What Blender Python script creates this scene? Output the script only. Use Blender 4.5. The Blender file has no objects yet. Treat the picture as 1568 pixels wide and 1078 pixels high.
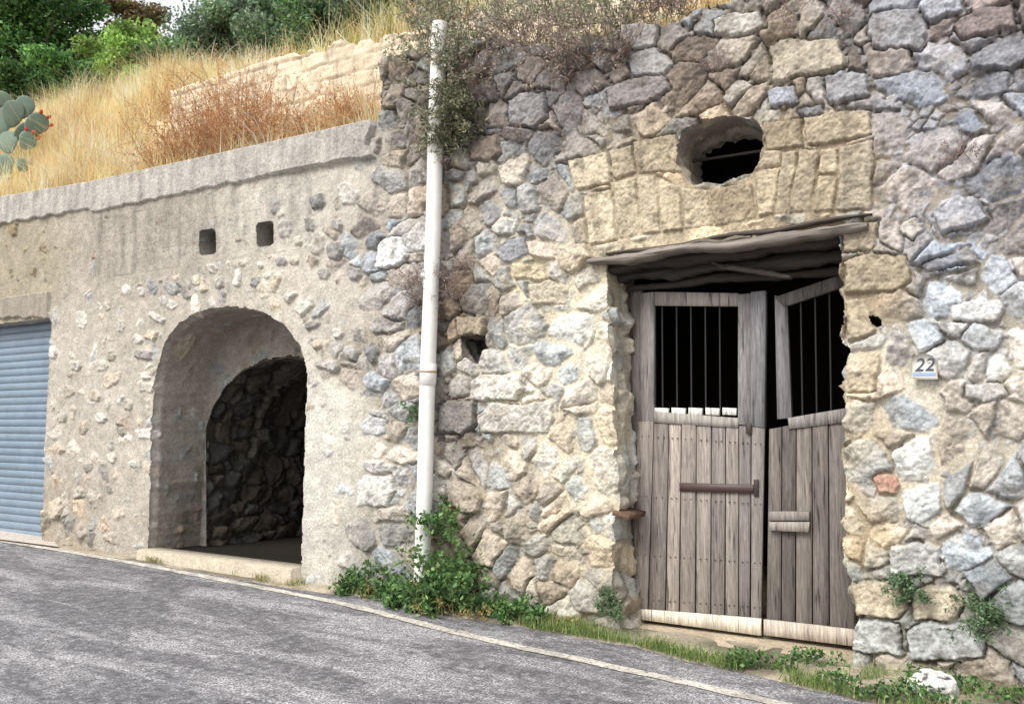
import bpy, bmesh, math, random
import numpy as np
from mathutils import Vector, Matrix
rng=np.random.default_rng(11)
random.seed(5)
# ------------------------------------------------------------------ survey of the site (camera calibration)
F=1350.;CX=784.;CY=539.;D=6.0;H=1.4
TH=math.atan(111/1350);PH=math.radians(32.3)
cam=np.array([0,-D,H])
fw=np.array([-math.sin(PH)*math.cos(TH),math.cos(PH)*math.cos(TH),math.sin(TH)])
rt=np.array([math.cos(PH),math.sin(PH),0.])
up=np.cross(rt,fw)
G0,GS=-0.17,-0.017
def gz(x): return G0+GS*np.asarray(x)
def ray(px,py): return fw*F+rt*(px-CX)-up*(py-CY)
def U(px,py,Y=0.):
    r=ray(px,py);t=(Y+D)/r[1];p=cam+t*r
    return p
def UG(px,py,dz=0.):
    r=ray(px,py);t=(G0+dz-H)/(r[2]-GS*r[0]);return cam+t*r
def proj(X,Y,Z):
    x=X;y=Y+D;z=Z-H
    d=x*fw[0]+y*fw[1]+z*fw[2]
    return CX+F*(x*rt[0]+y*rt[1])/d, CY-F*(x*up[0]+y*up[1]+z*up[2])/d
# ------------------------------------------------------------------ helpers
KALB=0.90
def lin(c,k=KALB):
    c=np.asarray(c,float)/255.
    return np.where(c<=0.04045,c/12.92,((c+0.055)/1.055)**2.4)*k
def sst(a,b,x):
    t=np.clip((x-a)/(b-a),0,1);return t*t*(3-2*t)
Pm=rng.permutation(256);GA=rng.random(256)*2*np.pi;GX,GY=np.cos(GA),np.sin(GA)
def perlin(x,y,s=0):
    x=np.asarray(x)+s*17.137+100;y=np.asarray(y)+s*9.713+100
    xi=np.floor(x).astype(np.int64);yi=np.floor(y).astype(np.int64)
    xf=x-xi;yf=y-yi
    u=xf*xf*xf*(xf*(xf*6-15)+10);v=yf*yf*yf*(yf*(yf*6-15)+10)
    def g(ix,iy,dx,dy):
        h=Pm[(Pm[ix&255]+iy)&255];return GX[h]*dx+GY[h]*dy
    a=g(xi,yi,xf,yf);b=g(xi+1,yi,xf-1,yf);c=g(xi,yi+1,xf,yf-1);d=g(xi+1,yi+1,xf-1,yf-1)
    return 1.5*((a+(b-a)*u)+((c+(d-c)*u)-(a+(b-a)*u))*v)
def fbm(x,y,o=4,s=0):
    r=0;a=.5
    for i in range(o):
        r=r+a*perlin(x,y,s+i*3.1);x=x*2.03;y=y*2.03;a*=.5
    return r
def make_mesh(name,V,faces,C=None,mat=None,parent=None,smooth=False):
    me=bpy.data.meshes.new(name)
    V=np.asarray(V,np.float32)
    faces=[np.asarray(f,np.int32) for f in faces if len(f)]
    me.vertices.add(len(V));me.vertices.foreach_set("co",V.ravel())
    li=np.concatenate([f.ravel() for f in faces])
    tot=np.concatenate([np.full(len(f),f.shape[1],np.int32) for f in faces])
    st=np.concatenate([[0],np.cumsum(tot)[:-1]]).astype(np.int32)
    me.loops.add(len(li));me.loops.foreach_set("vertex_index",li)
    me.polygons.add(len(tot));me.polygons.foreach_set("loop_start",st)
    try: me.polygons.foreach_set("loop_total",tot)
    except Exception: pass
    if smooth: me.polygons.foreach_set("use_smooth",np.ones(len(tot),bool))
    me.update(calc_edges=True)
    if C is not None:
        a=me.color_attributes.new("Col",'FLOAT_COLOR','POINT')
        c4=np.ones((len(V),4),np.float32);c4[:,:3]=np.clip(C,0,.85);a.data.foreach_set("color",c4.ravel())
    ob=bpy.data.objects.new(name,me);bpy.context.collection.objects.link(ob)
    if mat: me.materials.append(mat)
    if parent: ob.parent=parent
    return ob
def empty(name):
    e=bpy.data.objects.new(name,None);bpy.context.collection.objects.link(e);return e
class Acc:
    def __init__(s): s.V=[];s.Q=[];s.C=[];s.n=0
    def add(s,V,Q,C):
        V=np.asarray(V,float).reshape(-1,3);C=np.asarray(C,float)
        if C.ndim==1: C=np.tile(C,(len(V),1))
        s.V.append(V);s.Q.append(np.asarray(Q)+s.n);s.C.append(C);s.n+=len(V)
    def build(s,name,mat,parent=None,smooth=False):
        return make_mesh(name,np.concatenate(s.V),[np.concatenate(s.Q)],np.concatenate(s.C),mat,parent,smooth)
def unit(v): return v/np.maximum(np.linalg.norm(v,axis=-1,keepdims=True),1e-9)
def leaves(acc,c,L,W,col,bias=(0,0,0),b=0.):
    n=len(c);a=unit(rng.normal(size=(n,3))+np.asarray(bias)*b)
    s=unit(np.cross(a,unit(rng.normal(size=(n,3)))))
    L=np.broadcast_to(L,(n,))[:,None];W=np.broadcast_to(W,(n,))[:,None]
    nrm=np.cross(a,s)
    V=np.stack([c-a*L/2,c+s*W/2+nrm*W*.15,c+a*L/2,c-s*W/2+nrm*W*.15],1)
    acc.add(V,np.arange(4*n).reshape(n,4),np.repeat(col,4,axis=0))
def blades(acc,base,h,w,lean,col):
    n=len(base);az=rng.random(n)*2*np.pi
    d=np.stack([np.cos(az),np.sin(az),0*az],1);sd=np.stack([-np.sin(az+rng.normal(size=n)),np.cos(az),0*az],1)
    h=np.broadcast_to(h,(n,))[:,None];w=np.broadcast_to(w,(n,))[:,None];ln=(lean*np.abs(rng.normal(size=n)))[:,None]*h
    upv=np.array([0,0,1.])
    m=base+upv*h*.6+d*ln*.4;t=base+upv*h*(1-.25*np.minimum(ln/h,1))+d*ln
    V=np.stack([base-sd*w/2,base+sd*w/2,m+sd*w*.4,m-sd*w*.4,t+sd*w*.08,t-sd*w*.08],1)
    i=np.arange(n)[:,None]*6
    Q=np.concatenate([i+np.array([[0,1,2,3]]),i+np.array([[3,2,4,5]])])
    cc=np.repeat(col,6,axis=0);acc.add(V,Q,cc)
def tube(acc,pts,rad,n,col):
    pts=np.asarray(pts,float);m=len(pts);rad=np.broadcast_to(rad,(m,))
    tg=unit(np.gradient(pts,axis=0));ref=np.array([.31,.2,.93]) if abs(tg[0][2])<.9 else np.array([1,0,0.])
    a=unit(np.cross(tg,ref));b=np.cross(tg,a)
    th=np.arange(n)*2*np.pi/n
    V=pts[:,None]+rad[:,None,None]*(a[:,None]*np.cos(th)[None,:,None]+b[:,None]*np.sin(th)[None,:,None])
    Q=[]
    for j in range(m-1):
        for k in range(n): Q.append([j*n+k,j*n+(k+1)%n,(j+1)*n+(k+1)%n,(j+1)*n+k])
    acc.add(V,Q,col)
def pickcol(cols,n,k=KALB,var=.15):
    cols=np.array([lin(c,k) for c in cols]);c=cols[rng.integers(0,len(cols),n)]
    return c*(1+var*rng.normal(size=(n,1))).clip(.4,1.7)
# ------------------------------------------------------------------ materials
def nt(name):
    m=bpy.data.materials.new(name);m.use_nodes=True;t=m.node_tree
    return m,t,t.nodes,t.links,t.nodes["Principled BSDF"]
def noise(N,L,vec,scale,detail=6,rough=.6,dist=0):
    n=N.new("ShaderNodeTexNoise");n.inputs["Scale"].default_value=scale;n.inputs["Detail"].default_value=detail
    n.inputs["Roughness"].default_value=rough;n.inputs["Distortion"].default_value=dist;L.new(vec,n.inputs["Vector"]);return n.outputs["Fac"]
def mrange(N,L,v,a,b,c,d):
    n=N.new("ShaderNodeMapRange");L.new(v,n.inputs[0])
    for i,x in enumerate((a,b,c,d)): n.inputs[i+1].default_value=x
    return n.outputs[0]
def math_(N,L,op,a,b):
    n=N.new("ShaderNodeMath");n.operation=op
    for i,x in enumerate((a,b)):
        if isinstance(x,(int,float)): n.inputs[i].default_value=x
        else: L.new(x,n.inputs[i])
    return n.outputs[0]
def scalecol(N,L,col,fac):
    n=N.new("ShaderNodeVectorMath");n.operation='SCALE';L.new(col,n.inputs[0]);L.new(fac,n.inputs["Scale"]);return n.outputs[0]
def attr_mat(name,mott,bump,rough=.9,translu=0.,vscale=(1,1,1),spec=.2,crack=None):
    m,t,N,L,B=nt(name)
    at=N.new("ShaderNodeAttribute");at.attribute_name="Col"
    tc=N.new("ShaderNodeTexCoord");mp=N.new("ShaderNodeMapping");mp.inputs["Scale"].default_value=vscale
    L.new(tc.outputs["Object"],mp.inputs["Vector"]);v=mp.outputs[0]
    col=at.outputs["Color"]
    for sc,amt in mott:
        f=mrange(N,L,noise(N,L,v,sc,5,.65),.3,.7,1-amt,1+amt)
        col=scalecol(N,L,col,f)
    if crack:
        f=mrange(N,L,noise(N,L,v,crack,3,.5),.60,.68,1,.35);col=scalecol(N,L,col,f)
    L.new(col,B.inputs["Base Color"]);B.inputs["Roughness"].default_value=rough
    B.inputs["Specular IOR Level"].default_value=spec
    if bump:
        h=None
        for sc,amt in bump:
            x=math_(N,L,'MULTIPLY',noise(N,L,v,sc,6,.7),amt);h=x if h is None else math_(N,L,'ADD',h,x)
        b=N.new("ShaderNodeBump");b.inputs["Strength"].default_value=1;b.inputs["Distance"].default_value=1
        L.new(h,b.inputs["Height"]);L.new(b.outputs[0],B.inputs["Normal"])
    if translu:
        tr=N.new("ShaderNodeBsdfTranslucent");L.new(col,tr.inputs["Color"])
        mx=N.new("ShaderNodeMixShader");mx.inputs[0].default_value=translu
        L.new(B.outputs[0],mx.inputs[1]);L.new(tr.outputs[0],mx.inputs[2]);L.new(mx.outputs[0],N["Material Output"].inputs["Surface"])
    return m
M_stone=attr_mat("rubble_stone",[(11,.14),(50,.26),(170,.30)],[(40,.009),(150,.0026)],.95)
M_leaf=attr_mat("foliage",[],None,.55,.3,spec=.3)
M_dry=attr_mat("dry_grass_straw",[],None,.8,.35)
M_bark=attr_mat("bark",[(20,.3)],[(40,.006)],.9)
M_wood=attr_mat("weathered_wood",[(1.1,.25),(5,.34),(14,.30)],[(6,.0018),(16,.0006)],.85,vscale=(14,14,.9),crack=3.3)
M_woodh=attr_mat("weathered_beam",[(1.1,.25),(5,.32)],[(5,.002)],.85,vscale=(.9,14,14),crack=2.6)
M_paint=attr_mat("painted_metal",[(3,.12),(30,.10)],[(30,.0005)],.5,spec=.4)
M_pipe=attr_mat("white_pvc",[(2.5,.08),(14,.06)],[(20,.0006)],.35,spec=.5)
M_soil=attr_mat("soil",[(3,.2),(30,.3),(150,.3)],[(30,.006),(120,.002)],.95)
M_dark=attr_mat("dark_interior",[(5,.2)],None,1)
# ------------------------------------------------------------------ rubble masonry field
REG=[
(40,400,45,(150,140,118),(172,160,118),(166,156,134),.042),
(230,365,70,(176,166,154),(150,148,150),(172,164,152),.055),
(390,330,40,(204,196,186),(180,172,160),(196,190,178),.046),
(330,430,45,(215,210,200),(148,146,150),(184,176,163),.028),
(180,530,60,(200,196,190),(214,204,186),(188,180,166),.028),
(180,680,60,(196,190,182),(212,202,186),(186,178,165),.034),
(120,790,35,(165,152,136),(190,178,158),(170,158,140),.008),
(200,800,40,(182,172,158),(188,178,162),(184,176,163),.036),
(510,700,50,(210,206,198),(196,190,180),(212,208,197),.050),
(500,820,40,(196,192,184),(170,165,158),(200,195,184),.04),
(500,310,50,(146,144,144),(190,186,176),(194,188,177),.022),
(520,480,40,(170,166,160),(198,192,182),(196,189,177),.028),
(430,440,30,(212,204,188),(212,204,190),(204,196,180),.034),
(300,800,30,(140,132,120),(160,150,136),(150,142,128),.0),
(615,380,38,(168,168,172),(214,214,212),(160,150,132),-.032),
(600,550,38,(164,164,166),(200,197,192),(164,153,134),-.03),
(600,730,45,(174,174,174),(208,206,200),(178,170,152),-.022),
(590,850,40,(178,177,174),(160,158,152),(172,166,152),-.016),
(700,480,30,(122,117,112),(150,134,114),(116,106,90),-.042),
(700,650,32,(126,121,116),(156,142,120),(112,102,86),-.042),
(690,820,30,(136,128,118),(160,146,124),(118,108,92),-.036),
(700,310,32,(154,146,138),(176,166,150),(146,134,118),-.028),
(800,300,50,(170,170,172),(204,202,193),(194,186,169),-.018),
(830,450,42,(226,217,196),(184,182,179),(220,209,180),-.012),
(820,560,50,(234,230,218),(206,203,195),(220,210,188),-.012),
(860,680,50,(232,225,205),(210,205,195),(222,211,184),-.013),
(760,640,30,(200,196,187),(168,165,160),(172,160,140),-.026),
(780,760,40,(202,197,186),(178,174,168),(174,162,140),-.028),
(860,850,45,(216,205,180),(184,177,166),(196,184,156),-.022),
(800,900,40,(188,183,172),(162,158,151),(144,134,116),-.036),
(820,150,55,(128,122,121),(162,157,156),(106,96,84),-.042),
(700,120,50,(134,128,124),(168,160,150),(110,100,86),-.036),
(940,140,50,(133,127,125),(182,176,174),(116,104,90),-.04),
(1050,70,60,(136,129,127),(186,181,176),(116,102,88),-.042),
(940,215,32,(172,165,155),(194,186,170),(158,147,128),-.026),
(1060,160,40,(164,153,140),(192,180,160),(140,125,106),-.026),
(1080,260,45,(200,186,160),(212,198,171),(182,165,138),.0),
(960,320,40,(208,196,170),(214,202,176),(194,179,152),.0),
(1250,260,50,(194,179,154),(206,192,166),(172,156,130),-.004),
(1200,80,50,(156,146,135),(192,184,170),(116,104,90),-.038),
(1330,60,50,(142,139,140),(188,186,187),(106,97,86),-.042),
(1450,60,50,(142,136,137),(176,170,172),(116,106,96),-.042),
(1440,180,60,(154,155,163),(194,195,201),(150,140,126),-.03),
(1480,330,70,(156,158,167),(200,200,205),(164,156,144),-.03),
(1360,330,35,(168,168,174),(198,197,196),(172,162,144),-.02),
(1340,440,28,(184,170,145),(196,182,158),(166,150,124),-.014),
(1480,470,50,(187,189,193),(226,226,224),(178,171,156),-.024),
(1400,600,45,(224,219,207),(188,186,184),(219,211,191),-.010),
(1325,640,28,(206,191,162),(196,182,157),(188,172,142),-.014),
(1325,800,28,(210,195,166),(194,180,154),(172,155,128),-.016),
(1500,640,50,(186,186,187),(222,219,212),(194,186,168),-.02),
(1420,740,45,(223,217,203),(186,184,182),(204,193,170),-.016),
(1500,800,45,(180,181,183),(214,212,206),(162,152,134),-.026),
(1400,960,50,(200,200,192),(186,177,158),(112,104,90),-.038),
(1520,930,40,(158,158,155),(186,182,174),(102,95,83),-.038),
(-5000,0,60,(90,86,81),(118,111,102),(78,72,65),-.03),  # niche rubble, colours lowered to carry the shade inside
(-5000,3000,60,(172,167,158),(156,150,140),(168,162,152),.022),
(-5000,6000,60,(232,218,192),(214,198,170),(212,194,164),.004),
(-5000,9000,60,(176,169,158),(160,151,139),(160,151,137),.012),
]
RG=np.array([(r[0],r[1],r[2]) for r in REG],float)
RP=np.array([np.concatenate([lin(r[3]),lin(r[4]),lin(r[5]),[r[6]]]) for r in REG])
TR=rng.random((256,20))
EXPL=[
([(893,300),(935,290),(946,368),(905,376)],(206,193,166),.02),
([(938,282),(974,272),(982,360),(949,366)],(210,197,168),.024),
([(976,272),(1004,268),(1012,356),(985,359)],(194,181,155),.020),
([(1007,270),(1040,288),(1046,351),(1015,355)],(202,187,158),.026),
([(1044,290),(1085,292),(1092,346),(1050,350)],(210,195,166),.022),
([(1088,290),(1150,280),(1160,334),(1095,346)],(182,166,138),.030),
([(1156,264),(1196,256),(1184,328),(1163,333)],(194,179,150),.026),
([(1199,238),(1223,232),(1205,326),(1187,327)],(204,190,163),.023),
([(1226,232),(1255,229),(1240,324),(1208,325)],(190,176,150),.027),
([(1259,229),(1283,227),(1281,268),(1254,266)],(206,192,164),.02),
([(1253,270),(1281,272),(1278,323),(1244,324)],(182,168,141),.024),
([(1287,226),(1338,214),(1334,320),(1283,323)],(188,176,154),.028),
([(868,246),(930,234),(936,280),(885,292)],(208,195,167),.03),
([(934,232),(968,224),(974,264),(940,274)],(196,183,156),.022),
([(971,220),(1036,206),(1045,262),(978,266)],(192,178,150),.030),
([(1170,190),(1226,182),(1230,224),(1176,232)],(180,165,138),.028),
([(1231,174),(1332,170),(1334,208),(1236,224)],(186,173,148),.028),
([(1180,70),(1210,60),(1286,62),(1296,104),(1262,114),(1186,126)],(186,176,158),.04),
([(1096,34),(1110,24),(1166,18),(1172,44),(1130,56),(1096,56)],(212,208,200),.04),
([(1338,22),(1402,14),(1420,44),(1412,78),(1336,76),(1326,50)],(172,172,178),.05),
([(1472,26),(1510,14),(1550,10),(1556,44),(1474,62),(1456,46)],(140,128,127),.05),
([(1292,400),(1330,388),(1388,392),(1398,430),(1370,446),(1296,452)],(182,169,143),.03),
([(1291,346),(1345,340),(1338,384),(1291,388)],(188,174,150),.026),
([(1292,458),(1326,458),(1346,508),(1298,524)],(184,170,144),.02),
([(1296,545),(1346,538),(1342,600),(1292,604)],(196,181,154),.026),
([(1302,898),(1330,890),(1376,888),(1392,930),(1376,944),(1312,944)],(200,186,160),.04),
([(1396,908),(1420,896),(1464,900),(1476,922),(1470,948),(1400,950)],(204,192,168),.04),
([(1388,964),(1420,952),(1490,954),(1510,980),(1504,1006),(1392,1010)],(194,196,196),.04),
([(1300,955),(1340,948),(1376,952),(1382,1002),(1302,998)],(190,192,189),.04),
([(1360,836),(1404,828),(1438,838),(1442,880),(1366,880)],(222,222,218),.045),
([(1338,730),(1352,722),(1374,728),(1380,742),(1372,756),(1346,757)],(208,162,140),.03),
([(1175,140),(1192,130),(1214,132),(1224,158),(1180,168)],(176,180,190),.04),
([(1262,122),(1290,110),(1324,114),(1332,144),(1270,162)],(184,184,190),.04),
([(1408,408),(1480,380),(1500,400),(1420,418)],(158,162,174),.04),
([(1426,326),(1460,300),(1500,302),(1512,338),(1440,358)],(170,172,180),.045),
([(578,380),(590,364),(618,362),(626,392),(610,410),(576,412)],(224,224,224),.045),
([(784,404),(836,404),(838,430),(786,426)],(212,198,165),.03),
([(812,436),(840,430),(870,440),(868,466),(814,464)],(218,208,184),.03),
([(722,584),(740,572),(798,574),(804,596),(790,612),(722,612)],(214,210,200),.04),
([(734,640),(752,616),(800,620),(846,612),(850,640),(838,664),(740,662)],(220,215,204),.035),
([(700,484),(742,486),(742,514),(702,514)],(168,154,132),.05),
([(672,620),(690,612),(728,616),(730,652),(710,664),(674,660)],(132,128,124),.05),
([(758,392),(780,366),(804,362),(812,390),(774,404)],(178,180,186),.03),
([(780,160),(800,144),(834,142),(838,180),(820,196),(782,194)],(158,156,158),.045),
([(718,228),(732,208),(762,208),(768,236),(752,248),(722,244)],(144,130,119),.04),
([(930,140),(960,122),(1014,116),(1030,138),(990,158),(936,168)],(158,151,151),.04),
([(548,740),(562,726),(600,728),(608,750),(594,776),(548,774)],(218,215,208),.035),
([(550,650),(566,638),(590,642),(592,664),(560,668)],(202,203,205),.03),
([(1480,588),(1530,586),(1548,606),(1500,618),(1478,606)],(212,210,206),.03),
([(1454,470),(1500,456),(1540,470),(1520,494),(1460,492)],(222,224,225),.035),
([(1384,340),(1402,330),(1416,352),(1398,368),(1382,360)],(200,195,186),.03),
([(1220,168),(1260,160),(1262,174),(1226,180)],(142,140,144),.03),
]
NBIG=len(EXPL)
_ac=[(236,575),(238,545),(244,517),(257,494),(273,474),(294,458),(318,447),(342,441),(368,438),(394,440),(420,448),(442,461),(460,480),(474,503),(484,530),(488,560)]
for i,(a,b) in enumerate(_ac):
    dx=a-366;dy=b-560;l=math.hypot(dx,dy);dx/=l;dy/=l;w=5+4*((i*37)%5)/5;hh=14+20*((i*53)%7)/7
    tx,ty=-dy,dx
    EXPL.append(([(a+tx*w,b+ty*w),(a-tx*w,b-ty*w),(a-tx*w*.8+dx*hh,b-ty*w*.8+dy*hh),(a+tx*w*.9+dx*hh,b+ty*w*.9+dy*hh)],
        [(226,221,211),(154,151,150),(210,198,175),(202,197,189)][i%4],.054))
for a,b,w,h,c in [(200,445,9,9,(224,219,210)),(222,448,8,8,(220,215,207)),(240,440,9,12,(152,152,160)),(268,442,14,10,(166,165,163)),(305,430,8,9,(204,195,177)),
   (355,408,6,7,(226,219,202)),(378,404,7,6,(218,209,192)),(403,406,6,6,(220,214,201)),(436,402,10,8,(168,165,161)),(440,352,12,15,(200,196,189)),(490,310,12,14,(152,151,148)),(537,298,17,17,(212,207,198)),
   (515,384,13,15,(152,151,148)),(130,490,9,14,(226,221,210)),(228,592,16,9,(212,205,192)),(160,560,12,9,(212,205,192)),(228,664,18,9,(224,219,210)),(150,606,10,9,(194,183,165)),(132,655,8,12,(190,179,160)),(190,660,7,8,(142,135,128)),(304,470,8,18,(232,223,206)),(410,446,12,14,(230,221,202)),
   (478,345,8,10,(160,157,152)),(520,345,9,9,(168,165,160)),(500,420,10,9,(178,173,166)),(545,420,11,12,(166,164,163)),(455,400,8,7,(210,203,189)),(460,370,7,8,(218,211,197)),(330,412,8,7,(210,205,196)),(255,462,9,8,(198,193,186)),
   (190,500,8,9,(204,199,190)),(215,520,9,8,(210,205,196)),(175,545,7,9,(184,177,164)),(160,640,10,8,(216,211,201)),(200,620,8,10,(198,191,178)),(110,600,8,10,(208,199,181)),(120,560,10,8,(198,193,184)),(175,700,9,8,(206,199,187)),(140,715,8,8,(176,169,156)),(210,710,9,7,(216,211,202)),(100,640,8,9,(178,171,158)),(170,470,7,8,(188,181,168)),(85,540,7,10,(204,201,195)),(512,560,10,10,(200,197,191)),(540,540,12,10,(176,173,169)),(520,510,9,8,(210,207,199))]:
    sk_=((a*7+b*13)%11)/11-.5
    EXPL.append(([(a-w,b-h*(.5+sk_*.5)),(a-w*.4,b-h),(a+w*(.6-sk_*.4),b-h*.9),(a+w,b+h*.1),(a+w*.5,b+h*(1+sk_*.3)),(a-w*.6,b+h*.9)],c,.046))
EX=[]
for i,(poly,c,p) in enumerate(EXPL):
    q=np.array([U(a,b)[[0,2]] for a,b in poly]);EX.append((q,lin(c),p*.7 if i<NBIG else p,i<17))
def inpoly(x,z,q):
    ins=np.zeros(x.shape,bool);n=len(q)
    for i in range(n):
        x1,z1=q[i];x2,z2=q[(i+1)%n]
        if z1==z2: continue
        c=((z1>z)!=(z2>z))&(x<(x2-x1)*(z-z1)/(z2-z1)+x1);ins^=c
    return ins
def sdpoly(x,z,q):
    d=np.full(x.shape,1e9);n=len(q)
    for i in range(n):
        a=q[i];b=q[(i+1)%n];e=b-a;t=np.clip(((x-a[0])*e[0]+(z-a[1])*e[1])/(e@e),0,1)
        d=np.minimum(d,(x-a[0]-t*e[0])**2+(z-a[1]-t*e[1])**2)
    d=np.sqrt(d);return np.where(inpoly(x,z,q),d,-d)
capT=np.array([[-300,366],[0,305],[145,281],[400,226],[590,184]],float)
capB=np.array([[-300,400],[0,346],[145,321],[148,327],[490,256],[590,238]],float)
AZ=1.2
def vor(wx,wz,cw,ch,wv,so=0):
    row=np.floor(wz/ch).astype(np.int64)
    best=np.full(wx.shape,1e9);bk=np.zeros(wx.shape,int);bx=np.zeros(wx.shape);bz=np.zeros(wx.shape);bk2=np.zeros(wx.shape,int)
    cand=[]
    for dr in range(-2,3):
        r=row+dr;off=.5*(r&1);c0=np.floor(wx/cw-off).astype(np.int64)
        for dc in range(-1,2) if abs(dr)==2 else range(-2,3):
            c=c0+dc;k=Pm[(Pm[(c+so)&255]+r)&255];k2=Pm[(k+c*7+r*13)&255]
            sx=(c+off+.5+.95*(TR[k,0]-.5))*cw;sz=(r+.5+.95*(TR[k2,1]-.5))*ch
            w=(TR[k2,2]**1.5-.4)*wv
            d=(wx-sx)**2+((wz-sz)*AZ)**2-w
            m=d<best;best=np.where(m,d,best);bk=np.where(m,k,bk);bk2=np.where(m,k2,bk2);bx=np.where(m,sx,bx);bz=np.where(m,sz,bz)
            cand.append((sx,sz,d))
    e=np.full(wx.shape,1e9)
    for sx,sz,d in cand:
        L=np.sqrt((sx-bx)**2+((sz-bz)*AZ)**2);q=np.where(L>1e-6,(d-best)/(2*np.maximum(L,1e-6)),1e9);e=np.minimum(e,q)
    return bk,bk2,wx-bx,wz-bz,e
def edgeprof(e,jw,r=.022,dp=.04):
    t=np.clip((e-jw)/r,0,1);return dp*(1-np.sqrt(np.clip(1-(1-t)**2,0,1)))+.10*sst(.0,-.008,e-jw)
def field(X,Z,reg=None,cw=.285,ch=.175):
    X=np.asarray(X,float);Z=np.asarray(Z,float)
    if reg is None: px,py=proj(X,0.,Z)
    else: px=np.full(X.shape,float(reg[0]));py=np.full(X.shape,float(reg[1]))
    pxn=px+25*perlin(X*2.2,Z*2.2,31);pyn=py+25*perlin(X*2.2,Z*2.2,37)
    W=0;PA=0
    for (a,b,r),pr in zip(RG,RP):
        d2=(pxn-a)**2+(pyn-b)**2;w=np.exp(-d2/(2*r*r))+1e-3/(1+d2/900.)**2
        W=W+w;PA=PA+w[...,None]*pr
    PA=PA/W[...,None]
    p1=perlin(X*5,Z*5,2);p2=perlin(X*5,Z*5,6);p3=perlin(X*17,Z*17,3);p4=perlin(X*17,Z*17,7);p5=perlin(X*50,Z*50,4)
    wx=X+.20*perlin(X*.8,Z*.8,1)+.030*p1+.011*p3;wz=Z+.15*perlin(X*.8,Z*.8,5)+.026*p2+.011*p4
    bk,bk2,dx,dz,e=vor(wx,wz,cw,ch,.024)
    e=e+.004*p5
    S=np.full(X.shape,1e9)
    for i in range(4):
        a=(TR[bk,4+i]-.5)*.9;b=(TR[bk2,8+i]-.5)*.9;S=np.minimum(S,a*dx+b*dz+.008+.02*TR[bk2,12+i])
    prot=.004+.036*TR[bk,16]
    tone=TR[bk2,17]
    col=PA[...,0:3]*(1-tone[...,None])+PA[...,3:6]*tone[...,None]
    col=col*(.74+.50*TR[bk,18])[...,None]
    hu=(TR[bk,3]-.5);col=col*(1+np.stack([hu,0*dx,-hu],-1)*.24)
    jw=.005+.020*TR[bk,19]**2+.004*p1
    rr=np.full(X.shape,.017)
    if reg is None:
        jx=X+.016*perlin(X*8,Z*8,41)+.008*perlin(X*28,Z*28,42);jz=Z+.016*perlin(X*8,Z*8,43)+.008*perlin(X*28,Z*28,44)
        for q,c,p,thin in EX:
            lo=q.min(0)-.05;hi=q.max(0)+.05
            m=(X>lo[0])&(X<hi[0])&(Z>lo[1])&(Z<hi[1])
            if not m.any(): continue
            s=sdpoly(jx[m]*.6+X[m]*.4 if thin else jx[m],jz[m]*.6+Z[m]*.4 if thin else jz[m],q);ins=s>0
            em=e[m];e[m]=np.where(ins,s+(.0035 if thin else 0),np.minimum(em,-s))
            Sm=S[m];cx,cz=q.mean(0);hs=((cx*97.3+cz*31.7)%1.0)
            S[m]=np.where(ins,.006+(hs-.5)*.16*(X[m]-cx)+(.5-hs)*.16*(Z[m]-cz)+.006*p1[m],Sm)
            prot[m]=np.where(ins,p,prot[m]);jw[m]=np.where(ins,.003,jw[m]);rr[m]=np.where(ins,.010 if thin else .015,rr[m])
            col[m]=np.where(ins[:,None],c*(.84+.26*hs),col[m])
    n1=fbm(X*9,Z*9,4,11);n2=fbm(X*42,Z*42,3,12);rid=np.abs(perlin(X*13,Z*13,14))+.5*np.abs(perlin(X*27,Z*27,15))
    rough=.014*n1+.011*n2-.016*np.clip(n2-.12,0,1)+.015*(rid-.3)
    Sh=S+prot-edgeprof(e,jw,rr,.034)+rough
    ck,ck2,cdx,cdz,ce=vor(X+.03*p2+.012*p4+7,Z+.03*p1+.012*p3,.085,.06,.0018,77)
    cS=-.034+.026*TR[ck,16]+(TR[ck,5]-.5)*.7*cdx+(TR[ck2,9]-.5)*.7*cdz-edgeprof(ce,.003+.004*TR[ck,19],.012,.02)+rough*.6
    ccol=(PA[...,0:3]*(1-TR[ck2,17])[...,None]+PA[...,3:6]*TR[ck2,17][...,None])*(.68+.4*TR[ck,18])[...,None]
    mm=sst(-.002,.002,cS-Sh)[...,None];Sh=np.maximum(Sh,cS);col=col*(1-mm)+ccol*mm
    lime=fbm(X*2.6,Z*2.6,4,21)
    Lb=PA[...,9]
    Lm=Lb+np.where(Lb>.01,.014,.028)*lime+.006*n1+.005*n2
    k=.004;hd=np.clip(.5+.5*(Sh-Lm)/k,0,1)
    h=Lm*(1-hd)+Sh*hd+k*hd*(1-hd)
    m=sst(-.005,.005,Sh-Lm+.003*n2)[...,None]
    st=fbm(X*3,Z*3,4,51)
    mot=1+.36*fbm(X*14,Z*14,4,52)+.26*n2-.18*(rid-.35)
    col=col*mot[...,None]
    li=sst(.05,.4,fbm(X*6,Z*6,4,61))[...,None]*.45
    col=col*(1-li)+(PA[...,6:9]*1.12)*li
    dk=sst(.15,.45,fbm(X*8+9,Z*8,4,63))[...,None]*.38;col=col*(1-dk)
    mc=PA[...,6:9]*(1.02+.26*fbm(X*10,Z*10,4,53)+.20*n2+.10*lime)[...,None]
    col=mc*(1-m)+col*m
    depth_dk=.42*sst(-.014,-.06,h)  # colour darkens with depth below the wall face
    col=col*(1-depth_dk)[...,None]*(1+.16*st)[...,None]
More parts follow.
